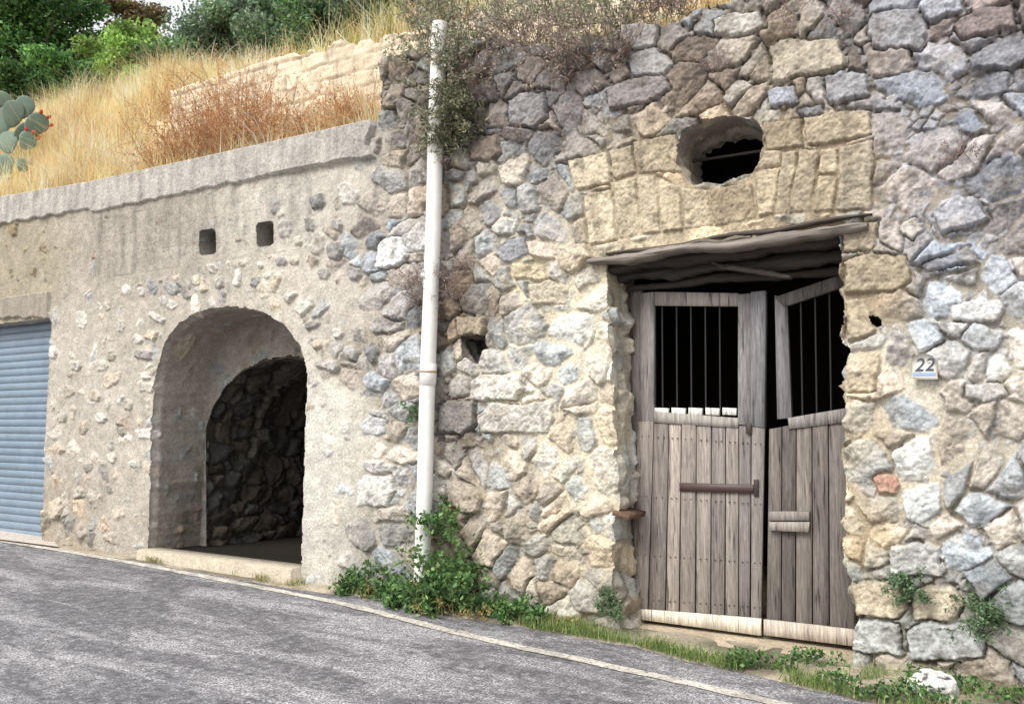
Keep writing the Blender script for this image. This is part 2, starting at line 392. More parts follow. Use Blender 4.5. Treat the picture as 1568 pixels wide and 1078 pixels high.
    if reg is None:
        tb=np.interp(px,capB[:,0],capB[:,1])
        jag=3*perlin(X*6,Z*6,71)
        mk=((py<tb+jag)&(px<572+14*perlin(Z*5,Z*0,72)))
        streak=fbm(X*9,Z*1.2,4,73)
        col=col*(1-.22*sst(.05,.4,streak)*(px>560))[...,None]
        cc=lin((178,173,166))*(1+.5*streak+.3*n2+.3*fbm(X*30,Z*30,3,74)+.35*st)[...,None]
        h=np.where(mk,.085+.006*n1+.005*n2,h);col=np.where(mk[...,None],cc,col)
        l2=(px<82)&(py<487+jag)&(py>np.interp(px,[-300,80],[500,448]))
        h=np.where(l2,.08+.006*n1,h);col=np.where(l2[...,None],lin((158,149,136))*(1+.3*streak+.2*n2)[...,None],col)
        pan=sst(30,0,np.abs(py-np.interp(px,[150,490],[380,300]))-40)*(px>148)*(px<480)*(py>tb)
        col=col*(1-(.38*pan*np.clip(.3+streak*1.3,0,1)))[...,None]
        bl=(px>150)&(px<440)&(py>tb)&(py<430)
        gy=np.abs(((Z-.08)/.23)%1-.5);gx_=np.abs((X/.42+.5*(np.floor((Z-.08)/.23)%2))%1-.5)
        ln=np.maximum(sst(.46,.5,gy),sst(.475,.5,gx_))*bl*sst(-.2,.2,st)
        h=h-.006*ln;col=col*(1-.16*ln)[...,None]
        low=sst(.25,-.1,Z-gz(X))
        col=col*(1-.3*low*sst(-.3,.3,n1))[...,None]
    lum=col.mean(-1,keepdims=True);col=lum+(col-lum)*.86
    return h,np.clip(col,.02,.85)
# ------------------------------------------------------------------ openings
def smoothpoly(pts,step=.02,Y=0.,raw=False):
    q=np.array([U(a,b,Y)[[0,2]] for a,b in pts]) if not raw else np.array(pts,float)
    out=[]
    for i in range(len(q)):
        a,b=q[i],q[(i+1)%len(q)];n=max(1,int(np.linalg.norm(b-a)/step))
        for j in range(n): out.append(a+(b-a)*j/n)
    out=np.array(out)
    for _ in range(2): out=.5*out+.25*np.roll(out,1,0)+.25*np.roll(out,-1,0)
    return out
def rough_outline(o,amp):
    return o+amp*np.stack([perlin(o[:,0]*9,o[:,1]*9,81),perlin(o[:,0]*9,o[:,1]*9,82)],1)+amp*.5*np.stack([perlin(o[:,0]*25,o[:,1]*25,83),perlin(o[:,0]*25,o[:,1]*25,84)],1)
door_o=rough_outline(smoothpoly([(928,398),(1285,352),(1290,400),(1293,470),(1288,520),(1304,538),(1292,560),(1297,620),(1290,690),(1297,750),(1292,800),(1300,880),(1312,945),(1306,1030),(955,1010),(948,930),(938,870),(944,800),(950,740),(944,680),(940,620),(938,560),(932,480)]),.018)
oc_o=rough_outline(smoothpoly([(1038,222),(1044,204),(1062,190),(1090,181),(1124,178),(1152,183),(1167,200),(1171,228),(1169,246),(1152,264),(1128,276),(1100,286),(1064,286),(1046,268),(1038,246)]),.02)
arch_o=rough_outline(smoothpoly([(226,905),(232,800),(236,700),(238,620),(243,565),(256,525),(280,493),(318,474),(362,469),(402,476),(438,496),(463,528),(475,570),(474,650),(470,760),(464,910)]),.012)
hole1=smoothpoly([(310,354),(335,351),(336,389),(311,393)],.03);hole2=smoothpoly([(397,342),(423,339),(424,376),(398,380)],.03)
Xg=U(78,600)[0];zg1=U(79,488)[2]
gar_o=smoothpoly([(-16.9,gz(-16)-.3),(-16.9,zg1+.02),(Xg,zg1),(U(66,800)[0],gz(Xg)-.3)],.03,raw=True)
put_o=smoothpoly([(706,515),(742,512),(744,535),(734,560),(712,545)],.02);put2=smoothpoly([(1329,482),(1348,484),(1352,500),(1338,502)],.02)
def wallgrid(name,xs,zt,zb,nr,ops,parent,left_ret=False):
    v=np.linspace(0,1,nr)
    X=np.repeat(xs[:,None],nr,1);T=zt(xs)[:,None];B=zb(xs)[:,None];Z=B+(T-B)*v[None]
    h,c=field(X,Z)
    V=np.stack([X,-h,Z],-1)
    nc=len(xs);idx=np.arange(nc*nr).reshape(nc,nr)
    Q=np.stack([idx[:-1,:-1],idx[1:,:-1],idx[1:,1:],idx[:-1,1:]],-1).reshape(-1,4)
    cx=((X[:-1,:-1]+X[1:,1:])/2).ravel();cz=((Z[:-1,:-1]+Z[1:,1:])/2).ravel()
    keep=np.ones(len(Q),bool)
    for o in ops:
        lo=o.min(0);hi=o.max(0);m=(cx>=lo[0])&(cx<=hi[0])&(cz>=lo[1])&(cz<=hi[1])
        ii=np.where(m)[0];keep[ii[inpoly(cx[ii],cz[ii],o)]]=False
    Q=Q[keep];V=V.reshape(-1,3);C=c.reshape(-1,3);Vs=[V];Cs=[C];Qs=[Q];n=len(V)
    def strip(base,bc,n):
        steps=[.03,.08,.16,.26,.4,.55];k=len(base);P0=V[base];out=[];cs=[]
        for s in steps:
            p=P0.copy();p[:,1]=s;p[:,2]+=.02*perlin(P0[:,0]*7,np.full(k,s*9),91);out.append(p);cs.append(bc)
        A=np.concatenate(out);ids=[base]+[n+i*k+np.arange(k) for i in range(len(steps))]
        q=np.concatenate([np.stack([ids[i][:-1],ids[i][1:],ids[i+1][1:],ids[i+1][:-1]],-1) for i in range(len(steps))])
        return A,np.concatenate(cs),q,n+len(A)
    b=idx[:,-1];A,cc,q,n=strip(b,C[b],n);Vs.append(A);Cs.append(cc);Qs.append(q)
    if left_ret:
        b=idx[0,nr//2:];A,cc,q,n=strip(b,C[b],n);Vs.append(A);Cs.append(cc);Qs.append(q[:,::-1])
    return make_mesh(name,np.concatenate(Vs),[np.concatenate(Qs)],np.concatenate(Cs),M_stone,parent,True)
def reveal(name,o,T,parent,reg=None,y0=None,amp=1.,steps=None,cap=None,dark=1.,lead=0.):
    n=len(o);area=np.sum(o[:,0]*np.roll(o[:,1],-1)-np.roll(o[:,0],-1)*o[:,1])
    t=np.roll(o,-1,0)-np.roll(o,1,0);nn=np.stack([-t[:,1],t[:,0]],1)
    if area<0: nn=-nn
    nn=nn/np.linalg.norm(nn,axis=1,keepdims=True)
    for _ in range(3): nn=.5*nn+.25*np.roll(nn,1,0)+.25*np.roll(nn,-1,0)
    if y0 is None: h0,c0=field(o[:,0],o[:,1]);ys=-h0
    else: ys=np.full(n,y0)
    ts=np.arange(0,T+.001,.016) if steps is None else np.linspace(0,T,steps)
    V=[];C=[]
    for tt in ts:
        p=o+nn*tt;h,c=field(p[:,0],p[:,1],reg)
        b=min(1,tt/.06)
        q=o-nn*.012*(1 if not lead else b)+nn*lead*(1-b)+nn*(np.maximum(h,-.05)*amp*b)[:,None]
        y=(y0 or 0)+tt+(ys-(y0 or 0))*math.exp(-tt/.04)
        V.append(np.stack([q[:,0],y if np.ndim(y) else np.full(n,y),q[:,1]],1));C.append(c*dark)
    m=len(ts);i=np.arange(n);Q=np.concatenate([np.stack([j*n+i,j*n+(i+1)%n,(j+1)*n+(i+1)%n,(j+1)*n+i],1) for j in range(m-1)])
    V=np.concatenate(V);C=np.concatenate(C);fs=[Q]
    if cap:
        cc=V[-n:].mean(0);V=np.vstack([V,cc]);C=np.vstack([C,C[-n:].mean(0)]);b=(m-1)*n
        fs.append(np.stack([b+i,b+(i+1)%n,np.full(n,len(V)-1)],1))
    return make_mesh(name,V,fs,C,M_stone,parent,True)
bldg=empty("stone_building");ret=empty("retaining_wall")
XS=U(578,500)[0]
ztA=lambda x: np.interp(x,[U(a,b)[0] for a,b in capT],[U(a,b)[2] for a,b in capT])
TB=[(578,92),(665,76),(740,60),(860,70),(1000,40)]
def ztB(x):
    b=np.interp(x,[U(a,c)[0] for a,c in TB]+[-.5,4.],[U(a,c)[2] for a,c in TB]+[4.55,4.6])
    return b+.05*perlin(x*3,x*0,3)+.04*np.round(2*perlin(x*6,x*0,8))/2
xsA=np.concatenate([np.linspace(-17,-12.2,160)[:-1],np.linspace(-12.2,XS,660)])
xsB=np.concatenate([np.linspace(XS,1.0,1000)[:-1],np.linspace(1.0,4.,110)])
zb=lambda x: gz(x)-.12
wallgrid("plastered_wall_face",xsA,ztA,zb,420,[arch_o,hole1,hole2,gar_o],ret)
wallgrid("rubble_wall_face",xsB,ztB,zb,680,[door_o,oc_o,put_o,put2],bldg,True)
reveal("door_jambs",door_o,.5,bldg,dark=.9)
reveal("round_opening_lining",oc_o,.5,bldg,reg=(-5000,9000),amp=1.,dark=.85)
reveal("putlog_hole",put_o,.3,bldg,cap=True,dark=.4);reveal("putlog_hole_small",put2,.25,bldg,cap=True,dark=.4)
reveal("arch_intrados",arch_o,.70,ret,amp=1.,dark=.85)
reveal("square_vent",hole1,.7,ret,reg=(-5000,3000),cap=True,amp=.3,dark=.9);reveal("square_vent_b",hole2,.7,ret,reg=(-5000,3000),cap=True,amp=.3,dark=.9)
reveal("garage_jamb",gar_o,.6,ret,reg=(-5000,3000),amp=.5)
inner=smoothpoly([(318,900),(317,655),(328,622),(348,590),(374,566),(406,551),(445,544),(490,552),(530,580),(560,630),(566,940)],.02,Y=.64)
def plategrid(name,x0,x1,z0,z1,y,st,reg,hole,parent,dark=1.,amp=1.):
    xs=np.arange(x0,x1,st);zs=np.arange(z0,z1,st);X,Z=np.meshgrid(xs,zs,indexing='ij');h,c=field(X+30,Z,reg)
    V=np.stack([X,y-h*amp,Z],-1).reshape(-1,3);idx=np.arange(X.size).reshape(X.shape)
    Q=np.stack([idx[:-1,:-1],idx[1:,:-1],idx[1:,1:],idx[:-1,1:]],-1).reshape(-1,4)
    if hole is not None:
        cx=X[:-1,:-1].ravel()+st/2;cz=Z[:-1,:-1].ravel()+st/2;Q=Q[~inpoly(cx,cz,hole)]
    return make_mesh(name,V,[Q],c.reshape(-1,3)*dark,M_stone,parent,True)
xa,xb=arch_o[:,0].min(),arch_o[:,0].max()
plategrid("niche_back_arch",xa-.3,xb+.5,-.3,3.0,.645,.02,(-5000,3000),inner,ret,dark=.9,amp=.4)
reveal("niche_tunnel",inner,1.9,ret,reg=(-5000,0),y0=.60,amp=1.4,cap=False,dark=.75,lead=.03)  # tunnel stone scaled darker, inner shade put into its colour
plategrid("niche_end_wall",xa-.5,xb+.9,-.3,3.0,2.5,.02,(-5000,0),None,ret,dark=.5)  # end wall colour halved to deepen the niche's shade
a=Acc();x0,x1,z0,z1,y0,y1=xa-.6,xb+1.0,-.32,3.05,.16,2.75
V=[(x0,y0,z0),(x1,y0,z0),(x1,y0,z1),(x0,y0,z1),(x0,y1,z0),(x1,y1,z0),(x1,y1,z1),(x0,y1,z1)]
a.add(V,[[0,1,5,4],[1,2,6,5],[2,3,7,6],[3,0,4,7],[4,5,6,7]],lin((50,46,42)));a.build("niche_light_blocker",M_dark,ret)  # unseen dark box added to block light leaking into the niche
# ------------------------------------------------------------------ boards
def board(acc,pts,Y,th,col):
    P0=np.array([U(a,b,Y) for a,b in pts])[::-1]
    n=len(P0);c=P0.mean(0);b=.003
    d=c-P0;l=np.linalg.norm(d,axis=1,keepdims=True)
    A=P0+d/l*b*1.4;A[:,1]=Y;B=P0.copy();B[:,1]=Y+b;Cc=P0.copy();Cc[:,1]=Y+th
    V=np.concatenate([A,B,Cc])
    Q=[]
    for j in range(2):
        for k in range(n): Q.append([j*n+k,(j+1)*n+k,(j+1)*n+(k+1)%n,j*n+(k+1)%n])
    Q.append([0,1,2,3]);Q.append([2*n+3,2*n+2,2*n+1,2*n])
    acc.add(V,Q,col)
DY=.33
def wc(base=(160,152,147),v=.12): return lin(base)*(.88+v*(random.random()*2-1))
a=Acc()
board(a,[(966,436),(983,440),(984,938),(968,934)],DY+.02,.08,wc((132,126,123)))
board(a,[(980,449),(1001,447),(1001,650),(981,648)],DY,.05,wc((156,151,148)))
board(a,[(1001,447),(1130,449),(1130,469),(1001,468)],DY+.004,.045,wc((166,160,155)))
board(a,[(1130,451),(1150,449),(1150,652),(1130,650)],DY,.05,wc((140,137,138)))
board(a,[(1150,447),(1172,445),(1170,655),(1150,652)],DY-.012,.06,wc((134,133,136)))
board(a,[(1001,630),(1130,640),(1130,655),(1001,647)],DY-.004,.05,wc((166,160,153)))
board(a,[(1186,452),(1204,460),(1212,640),(1190,642)],DY+.02,.05,wc((146,145,147)))
board(a,[(1186,455),(1296,418),(1296,438),(1200,470)],DY+.014,.05,wc((110,106,105)))
board(a,[(1206,640),(1300,624),(1300,646),(1208,657)],DY+.012,.05,wc((144,139,136)))
a.build("door_rails",M_wood,bldg)
a=Acc()
LT=[976,1001,1024,1043,1066,1089,1111,1131,1150,1171];LB=[967,992,1019,1040,1065,1088,1110,1131,1149,1166]
bb=lambda x:936+(x-967)*.118
for i in range(9):
    y=652 if 0<i<8 else 650
    top=y+(LT[i]-1000)*.03
    g=1.0
    board(a,[(LT[i]+g,top-4),(LT[i+1]-g,top-3),(LB[i+1]-g-.5*(i%2),bb(LB[i+1])+random.uniform(-5,2)),(LB[i]+g,bb(LB[i])+random.uniform(-5,2))],DY+random.uniform(-.005,.007),.035,wc([(168,158,151),(150,141,135),(182,171,162),(160,150,143),(172,162,154),(146,138,133),(164,155,148),(140,133,130),(156,148,143)][i],.06))
a.build("door_leaf_planks",M_wood,bldg)
a=Acc()
RT=[1177,1197,1219,1243,1268,1302];RB=[1173,1196,1218,1244,1270,1312]
for i in range(5):
    g=1.0
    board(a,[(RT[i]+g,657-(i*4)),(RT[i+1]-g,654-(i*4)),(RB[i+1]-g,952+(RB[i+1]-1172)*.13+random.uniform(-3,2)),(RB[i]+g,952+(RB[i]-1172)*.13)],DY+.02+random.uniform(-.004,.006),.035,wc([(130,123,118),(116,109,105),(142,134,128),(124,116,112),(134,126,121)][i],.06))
board(a,[(1177,783),(1238,783),(1239,797),(1177,797)],DY-.02,.04,wc((150,142,136)))
board(a,[(1177,799),(1239,799),(1238,815),(1178,812)],DY-.024,.04,wc((158,150,143)))
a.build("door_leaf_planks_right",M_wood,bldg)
a=Acc()
board(a,[(963,931),(1165,947),(1165,973),(963,946)],DY-.03,.03,lin((222,214,198)))
board(a,[(1169,948),(1312,964),(1312,990),(1169,972)],DY-.02,.03,lin((192,181,168)))
for x in (1002,1028,1054,1080,1106):
    board(a,[(x,624),(x+21,625),(x+21,636),(x,635)],DY-.002,.03,lin((226,226,220)))
a.build("door_kick_boards",M_wood,bldg)
a=Acc()
board(a,[(1040,739),(1154,742),(1154,755),(1040,752)],DY-.016,.012,lin((76,60,58)))
board(a,[(1154,734),(1161,734),(1161,760),(1154,760)],DY-.02,.012,lin((60,52,50)))
board(a,[(1142,648),(1150,648),(1150,664),(1142,664)],DY-.02,.012,lin((70,60,54)))
for i in range(5):
    x=1014+i*22;tube(a,[U(x,466,DY+.03),U(x+1,630,DY+.03)],.007,6,lin((44,43,46)))
for i in range(3):
    x=1226+i*22;tube(a,[U(x,446,DY+.05),U(x+3,640,DY+.05)],.007,6,lin((38,37,40)))
for i in range(9):
    for yy in (668,760,850,918):
        for s in (.3,.7):
            f_=(yy-650)/290;x=LT[i]*(1-f_)+LB[i]*f_+(LT[i+1]-LT[i])*s
            p=U(x,yy+i*1.5,DY-.007);tube(a,[p,p+np.array([0,.012,0])],.004,5,lin((60,52,48)))
            a.add([p+np.array(v) for v in [(-.004,0,-.004),(.004,0,-.004),(.004,0,.004),(-.004,0,.004)]],[[0,1,2,3]],lin((60,50,46)))
a.build("door_ironwork",M_paint,bldg)
a=Acc()
def beam(p,q,Y,hh,th,col,n=40):
    P=U(p[0],p[1],Y);Q_=U(q[0],q[1],Y);V=[];s0=random.random()*50
    for i in range(n):
        t=i/(n-1);c=P*(1-t)+Q_*t;w=hh*(.9+.5*float(perlin(t*6+s0,0.,3))+.35*float(perlin(t*20+s0,0.,4)))
        if i in(0,n-1): w*=.55
        o=.025*float(perlin(t*4+s0,1.,5))
        z0=c[2]-w/2+o;z1=c[2]+w/2+o
        V+=[(c[0],Y+.01,z0),(c[0],Y-.012,z0+w*.3),(c[0],Y-.008,z0+w*.6),(c[0],Y+.012,z1),(c[0],Y+th,z1),(c[0],Y+th,z0)]
    Q=[[i*6+k,(i+1)*6+k,(i+1)*6+(k+1)%6,i*6+(k+1)%6] for i in range(n-1) for k in range(6)]
    for e_ in (0,(n-1)*6): Q+=[[e_,e_+1,e_+2,e_+5],[e_+2,e_+3,e_+4,e_+5]]
    a.add(V,Q,col)
beam((898,402),(1328,344),-.085,.062,.16,lin((138,130,123)))
beam((928,388),(1335,331),-.045,.035,.2,lin((100,92,86))*.8)
beam((1010,377),(1150,362),-.07,.03,.1,lin((140,131,119))*.8)
beam((925,412),(1300,360),.06,.09,.14,lin((88,81,78))*.6)
beam((935,424),(1300,388),.22,.1,.1,lin((92,87,84))*.6)
beam((1080,400),(1210,424),.16,.04,.06,lin((112,105,100))*.7)
beam((960,438),(1300,414),.31,.06,.1,lin((92,87,84))*.6)
a.build("timber_lintel",M_woodh,bldg)
a=Acc();x0,x1,z0,z1,y0,y1=-4.3,.2,-.35,3.95,.14,3.6
V=[(x0,y0,z0),(x1,y0,z0),(x1,y0,z1),(x0,y0,z1),(x0,y1,z0),(x1,y1,z0),(x1,y1,z1),(x0,y1,z1)]
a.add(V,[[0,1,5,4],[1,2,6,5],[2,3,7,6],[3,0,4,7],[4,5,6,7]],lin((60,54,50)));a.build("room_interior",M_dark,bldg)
a=Acc();tube(a,[U(1030,252,.3),U(1175,230,.3)],.012,6,lin((60,55,50)));a.build("iron_bar",M_paint,bldg)
a=Acc();zt=gz(-2)+.03
V=[(-3.05,-.28,zt-.10),(-1.1,-.3,zt-.12),(-1.1,.6,zt-.12),(-3.05,.6,zt-.1),(-3.0,-.22,zt),(-1.15,-.24,zt-.02),(-1.15,.6,zt),(-3.0,.6,zt)]
a.add(V,[[0,1,5,4],[1,2,6,5],[3,0,4,7],[4,5,6,7]],lin((184,170,148)));a.build("door_threshold",M_soil,bldg)
# number tile
a=Acc()
xa0,_,za0=U(1396,580,-.06);xb0,_,zb0=U(1434,540,-.06);w=xb0-xa0;hh=zb0-za0
prof=[(0,0),(1,-.04),(1,.72),(.82,.9),(.6,.98),(.35,1.),(.12,.88),(0,.7)]
def tile(acc,s,Y,col):
    P=[(xa0+w/2+(u-.5)*w*s,Y,za0+hh/2+(v-.5)*hh*s) for u,v in prof];c=(xa0+w/2,Y,za0+hh/2);n=8
    B=[(x,-.02,z) for x,_,z in P];V=P+B+[c];Q=[[k,(k+1)%n,n+(k+1)%n,n+k] for k in range(n)]
    Q+=[[2*n,k,(k+1)%n,(k+2)%n] for k in range(0,n,2)]
    acc.add(V,Q,col)
tile(a,1,-.062,lin((206,204,190)));tile(a,.9,-.066,lin((236,234,226)))
P=np.array([(xa0+.06*w,-.069,za0+.1*hh),(xa0+.94*w,-.069,za0+.08*hh),(xa0+.94*w,-.069,za0+.22*hh),(xa0+.06*w,-.069,za0+.24*hh)]);a.add(P,[[0,1,2,3]],lin((150,174,205)))
tl=a.build("house_number_tile",M_pipe,bldg)
tx=bpy.data.curves.new("digits","FONT");tx.body="22";tx.size=hh*.72;tx.extrude=.002;tx.offset=.0;tx.align_x='CENTER';tx.shear=.25
to=bpy.data.objects.new("number_digits",tx);bpy.context.collection.objects.link(to);to.parent=bldg
to.location=(xa0+w*.5,-.071,za0+hh*.3);to.rotation_euler=(math.radians(90),0,0)
md,t_,N_,L_,B_=nt("dark_blue_enamel");B_.inputs["Base Color"].default_value=(.05,.055,.10,1);n_=noise(N_,L_,N_.new("ShaderNodeTexCoord").outputs["Object"],40);L_.new(mrange(N_,L_,n_,0,1,.3,.6),B_.inputs["Roughness"]);tx.materials.append(md)
a=Acc();board(a,[(938,781),(964,788),(962,796),(937,788)],-.02,.3,lin((118,94,80)));a.build("wooden_stub",M_woodh,bldg)
# garage shutter
a=Acc();zz=np.arange(gz(-12)+.0,zg1+.05,.0115);prf=.018*np.abs(np.sin((zz)/.092*np.pi))**.6;xs=[-16.95,Xg+.01]
V=[(x,.16-p,z) for z,p in zip(zz,prf) for x in xs];Q=[[2*i,2*i+1,2*i+3,2*i+2] for i in range(len(zz)-1)]
cs=np.repeat(np.where(prf<.006,.35,1.)[:,None]*lin((128,145,162))[None],2,0)
a.add(V,Q,cs);a.build("roller_shutter",M_paint,ret)
# step at the arch
a=Acc();n=60
xL=U(228,850)[0];xR=U(464,880)[0]
V=[]
for i in range(n):
    t=i/(n-1);x=xL*(1-t)+xR*t;zt_=U(228,842,-.1)[2]*(1-t)+U(464,871,-.1)[2]*t;yo=-.15-.012*float(perlin(x*5,0.,3));g=gz(x)-.1
    V+=[(x,yo,g),(x,yo+.004,zt_-.025+.006*float(perlin(x*9,0.,5))),(x,yo+.03,zt_+.005*float(perlin(x*7,0.,6))),(x,.10,zt_),(x,.11,zt_-.03),(x,2.6,zt_-.10)]
Q=[[i*6+k,(i+1)*6+k,(i+1)*6+k+1,i*6+k+1] for i in range(n-1) for k in range(5)]
Q+=[[0,1,2,3],[(n-1)*6+3,(n-1)*6+2,(n-1)*6+1,(n-1)*6]]
cl_=np.tile(lin((192,182,163)),(len(V),1));cl_[np.array([v[1]>.105 for v in V])]=lin((62,56,50))  # floor behind the step coloured dark to paint in the niche's shade
a.add(V,Q,cl_);a.build("arch_step",M_stone,ret)
# ------------------------------------------------------------------ drainpipe
a=Acc();tp=U(673,36,-.13);bt=U(645,884,-.13);bt[2]-=.1
pts=[bt*(1-i/13)+tp*(i/13)+np.array([.004*math.sin(i),0,0]) for i in range(14)]
tube(a,pts,.066,20,lin((246,245,241),.9))
for f0 in (.37,.78):
    c=bt*(1-f0)+tp*f0;d=(tp-bt)/np.linalg.norm(tp-bt)
    tube(a,[c-d*.09,c-d*.088,c+d*.088,c+d*.09],[.066,.071,.071,.066],20,lin((246,245,241),.9))
dp=a.build("drainpipe",M_pipe,None,True)
a=Acc()
for f0 in (.375,.93):
    c=bt*(1-f0)+tp*f0;d=(tp-bt)/np.linalg.norm(tp-bt);tube(a,[c-d*.009,c-d*.008,c+d*.008,c+d*.009],[.066,.074,.074,.066],20,lin((190,160,130)))
    tube(a,[c+np.array([.02,.06,0]),c+np.array([.02,.16,0])],.012,6,lin((110,84,66)))
a.build("pipe_bracket",M_paint,dp)
# ------------------------------------------------------------------ ground, road, verge
def flat(name,pts,mat,dz,col=None):
    V=[(x,y,gz(x)+dz) for x,y in pts];me=bpy.data.meshes.new(name);me.from_pydata(V,[],[list(range(len(V)))]);me.update()
    if col is not None:
        at=me.color_attributes.new("Col",'FLOAT_COLOR','POINT')
        for d in at.data: d.color=(*col,1)
    ob=bpy.data.objects.new(name,me);bpy.context.collection.objects.link(ob);me.materials.append(mat);return ob
flat("ground",[(-300,-300),(300,-300),(300,300),(-300,300)],M_soil,0,lin((150,135,105)))
mr,t,N,L,B=nt("asphalt")
tc=N.new("ShaderNodeTexCoord");mp=N.new("ShaderNodeMapping");mp.inputs["Scale"].default_value=(.4,1.5,1);mp.inputs["Rotation"].default_value=(0,0,.08);L.new(tc.outputs["Object"],mp.inputs["Vector"])
w1=noise(N,L,mp.outputs[0],1.8,6,.7,.6);w2=noise(N,L,tc.outputs["Object"],14,6,.75);w3=noise(N,L,tc.outputs["Object"],75,4,.75)
vor_=N.new("ShaderNodeTexVoronoi");vor_.inputs["Scale"].default_value=70;L.new(tc.outputs["Object"],vor_.inputs["Vector"])
s=math_(N,L,'ADD',math_(N,L,'MULTIPLY',mrange(N,L,w1,.45,.62,0,1),.55),math_(N,L,'MULTIPLY',mrange(N,L,w2,.42,.62,-.1,.9),.4))
s=math_(N,L,'MULTIPLY',s,mrange(N,L,w3,.42,.6,.0,1.7))
cr=N.new("ShaderNodeValToRGB");cr.color_ramp.elements[0].color=(.105,.102,.112,1);cr.color_ramp.elements[1].color=(.50,.49,.51,1);L.new(s,cr.inputs[0])
spk=scalecol(N,L,cr.outputs[0],mrange(N,L,vor_.outputs["Color"],0,1,.6,1.4));L.new(spk,B.inputs["Base Color"])
B.inputs["Roughness"].default_value=.85
bp=N.new("ShaderNodeBump");bp.inputs["Strength"].default_value=.7;bp.inputs["Distance"].default_value=.005;L.new(vor_.outputs["Distance"],bp.inputs["Height"]);L.new(bp.outputs[0],B.inputs["Normal"])
flat("road",[(-60,-13),(60,-13),(60,.5),(-60,.5)],mr,.004)
def ribbon(name,pts,w,mat,dz,col):
    P=np.array([UG(a,b)[:2] for a,b in pts]);Q=[]
    for i in range(len(P)-1):
        m=max(1,int(np.linalg.norm(P[i+1]-P[i])/.05))
        for j in range(m): Q.append(P[i]+(P[i+1]-P[i])*j/m)
    P=np.array(Q)
    for _ in range(30): P[1:-1]=.5*P[1:-1]+.25*P[:-2]+.25*P[2:]
    t=unit(np.gradient(P,axis=0));n_=np.stack([-t[:,1],t[:,0]],1)
    s=np.arange(len(P));wl=w/2*(1+.3*perlin(s*.4,s*0,5));wr=w/2*(1+.3*perlin(s*.4,s*0,6))
    A=P+n_*wl[:,None];Bq=P-n_*wr[:,None]
    V=np.concatenate([np.column_stack([A,gz(A[:,0])+dz]),np.column_stack([Bq,gz(Bq[:,0])+dz])]);k=len(P);i=np.arange(k-1)
    return make_mesh(name,V,[np.stack([k+i,k+i+1,i+1,i],1)],np.tile(col,(2*k,1)),mat)
M_line=attr_mat("worn_road_paint",[(6,.35),(40,.4),(150,.3)],[(90,.002)],.8,crack=30)
ribbon("road_edge_line",[(-300,782),(90,843),(230,868),(520,924),(740,980),(960,1027),(1190,1078),(1600,1180)],.10,M_line,.010,lin((216,210,200),.75))
vp=[UG(a,b)[:2] for a,b in [(-400,770),(60,836),(225,863),(460,905),(540,913),(620,925),(720,950),(800,962),(880,978),(960,990),(1040,1012),(1120,1030),(1200,1048),(1300,1072),(1400,1100),(1600,1150)]]
vx=np.linspace(-14,2.5,500);edge=np.interp(vx,[p[0] for p in vp],[p[1] for p in vp])+.03*perlin(vx*5,vx*0,3)+.02*perlin(vx*17,vx*0,4)
nv=14;X=np.repeat(vx[:,None],nv,1);tt=np.linspace(0,1,nv)[None];Y=edge[:,None]*(1-tt)+.15*tt
Zv=gz(X)+.014+.05*np.sin(np.minimum(tt*1.3,1)*np.pi/2)*sst(-6.2,-5,X)*(1-.7*sst(-3.2,-2.9,X)*sst(-.9,-1.2,X))+.012*perlin(X*6,Y*6,2)*tt
Zv[:,0]=gz(X[:,0])-.01
idx=np.arange(X.size).reshape(X.shape);Q=np.stack([idx[:-1,:-1],idx[1:,:-1],idx[1:,1:],idx[:-1,1:]],-1).reshape(-1,4)
cv=lin((172,162,143))[None,None]*(1-.5*sst(0,.3,perlin(X*2,Y*2,8)))[...,None]
make_mesh("roadside_verge",np.stack([X,Y,Zv],-1).reshape(-1,3),[Q],np.broadcast_to(cv,X.shape+(3,)).reshape(-1,3),M_soil,None,True)
flat("garage_apron",[UG(a,b)[:2] for a,b in [(-500,741),(-480,768),(90,841),(62,806)]],M_stone,.03,lin((206,198,187)))
# ------------------------------------------------------------------ hill
def hillz(x,y):
    x=np.asarray(x,float);y=np.asarray(y,float)
    f=np.interp(x,[-18,-12,XS-.1,XS+.1,4],[ztA(np.array([-18.]))[0],ztA(np.array([-12.]))[0],ztA(np.array([XS-.1]))[0],4.35,4.5])-.1
    tr=np.where(y<2.05,f+.5*(y-.3),0)+np.where(y>=2.05,6.0+.33*(y-2.05),0)
    lf=f+np.where(y<3.4,.95*(y-.3),.95*3.1+.33*(y-3.4))
    w=sst(-12.2,-10.6,x)
    z=lf*(1-w)+tr*w
    z=np.where(y>20,z-(y-20)*.2,z)
    return z+.12*perlin(x*.7,y*.7,3)*sst(.3,1.5,y)+.04*perlin(x*3,y*3,4)
hx=np.concatenate([np.linspace(-120,-24,25)[:-1],np.linspace(-24,5,230),np.linspace(5,120,25)[1:]])
hy=np.concatenate([[.2],np.linspace(.3,6,90),np.linspace(6.3,120,50)])
X,Y=np.meshgrid(hx,hy,indexing='ij');Zh=hillz(X,Y)
out=(X<-17.2)|(X>4.2);Zh=np.where(out&(Y<.35),gz(X)-.1,Zh)
idx=np.arange(X.size).reshape(X.shape);Q=np.stack([idx[:-1,:-1],idx[1:,:-1],idx[1:,1:],idx[:-1,1:]],-1).reshape(-1,4)
hc=lin((222,204,166))*(1+.3*fbm(X*1.5,Y*1.5,4,3))[...,None]
gr=sst(3.5,7,Y)[...,None];hc=hc*(1-gr)+lin((90,100,60))*gr
make_mesh("hillside",np.stack([X,Y,Zh],-1).reshape(-1,3),[Q],hc.reshape(-1,3),M_soil,None,True)
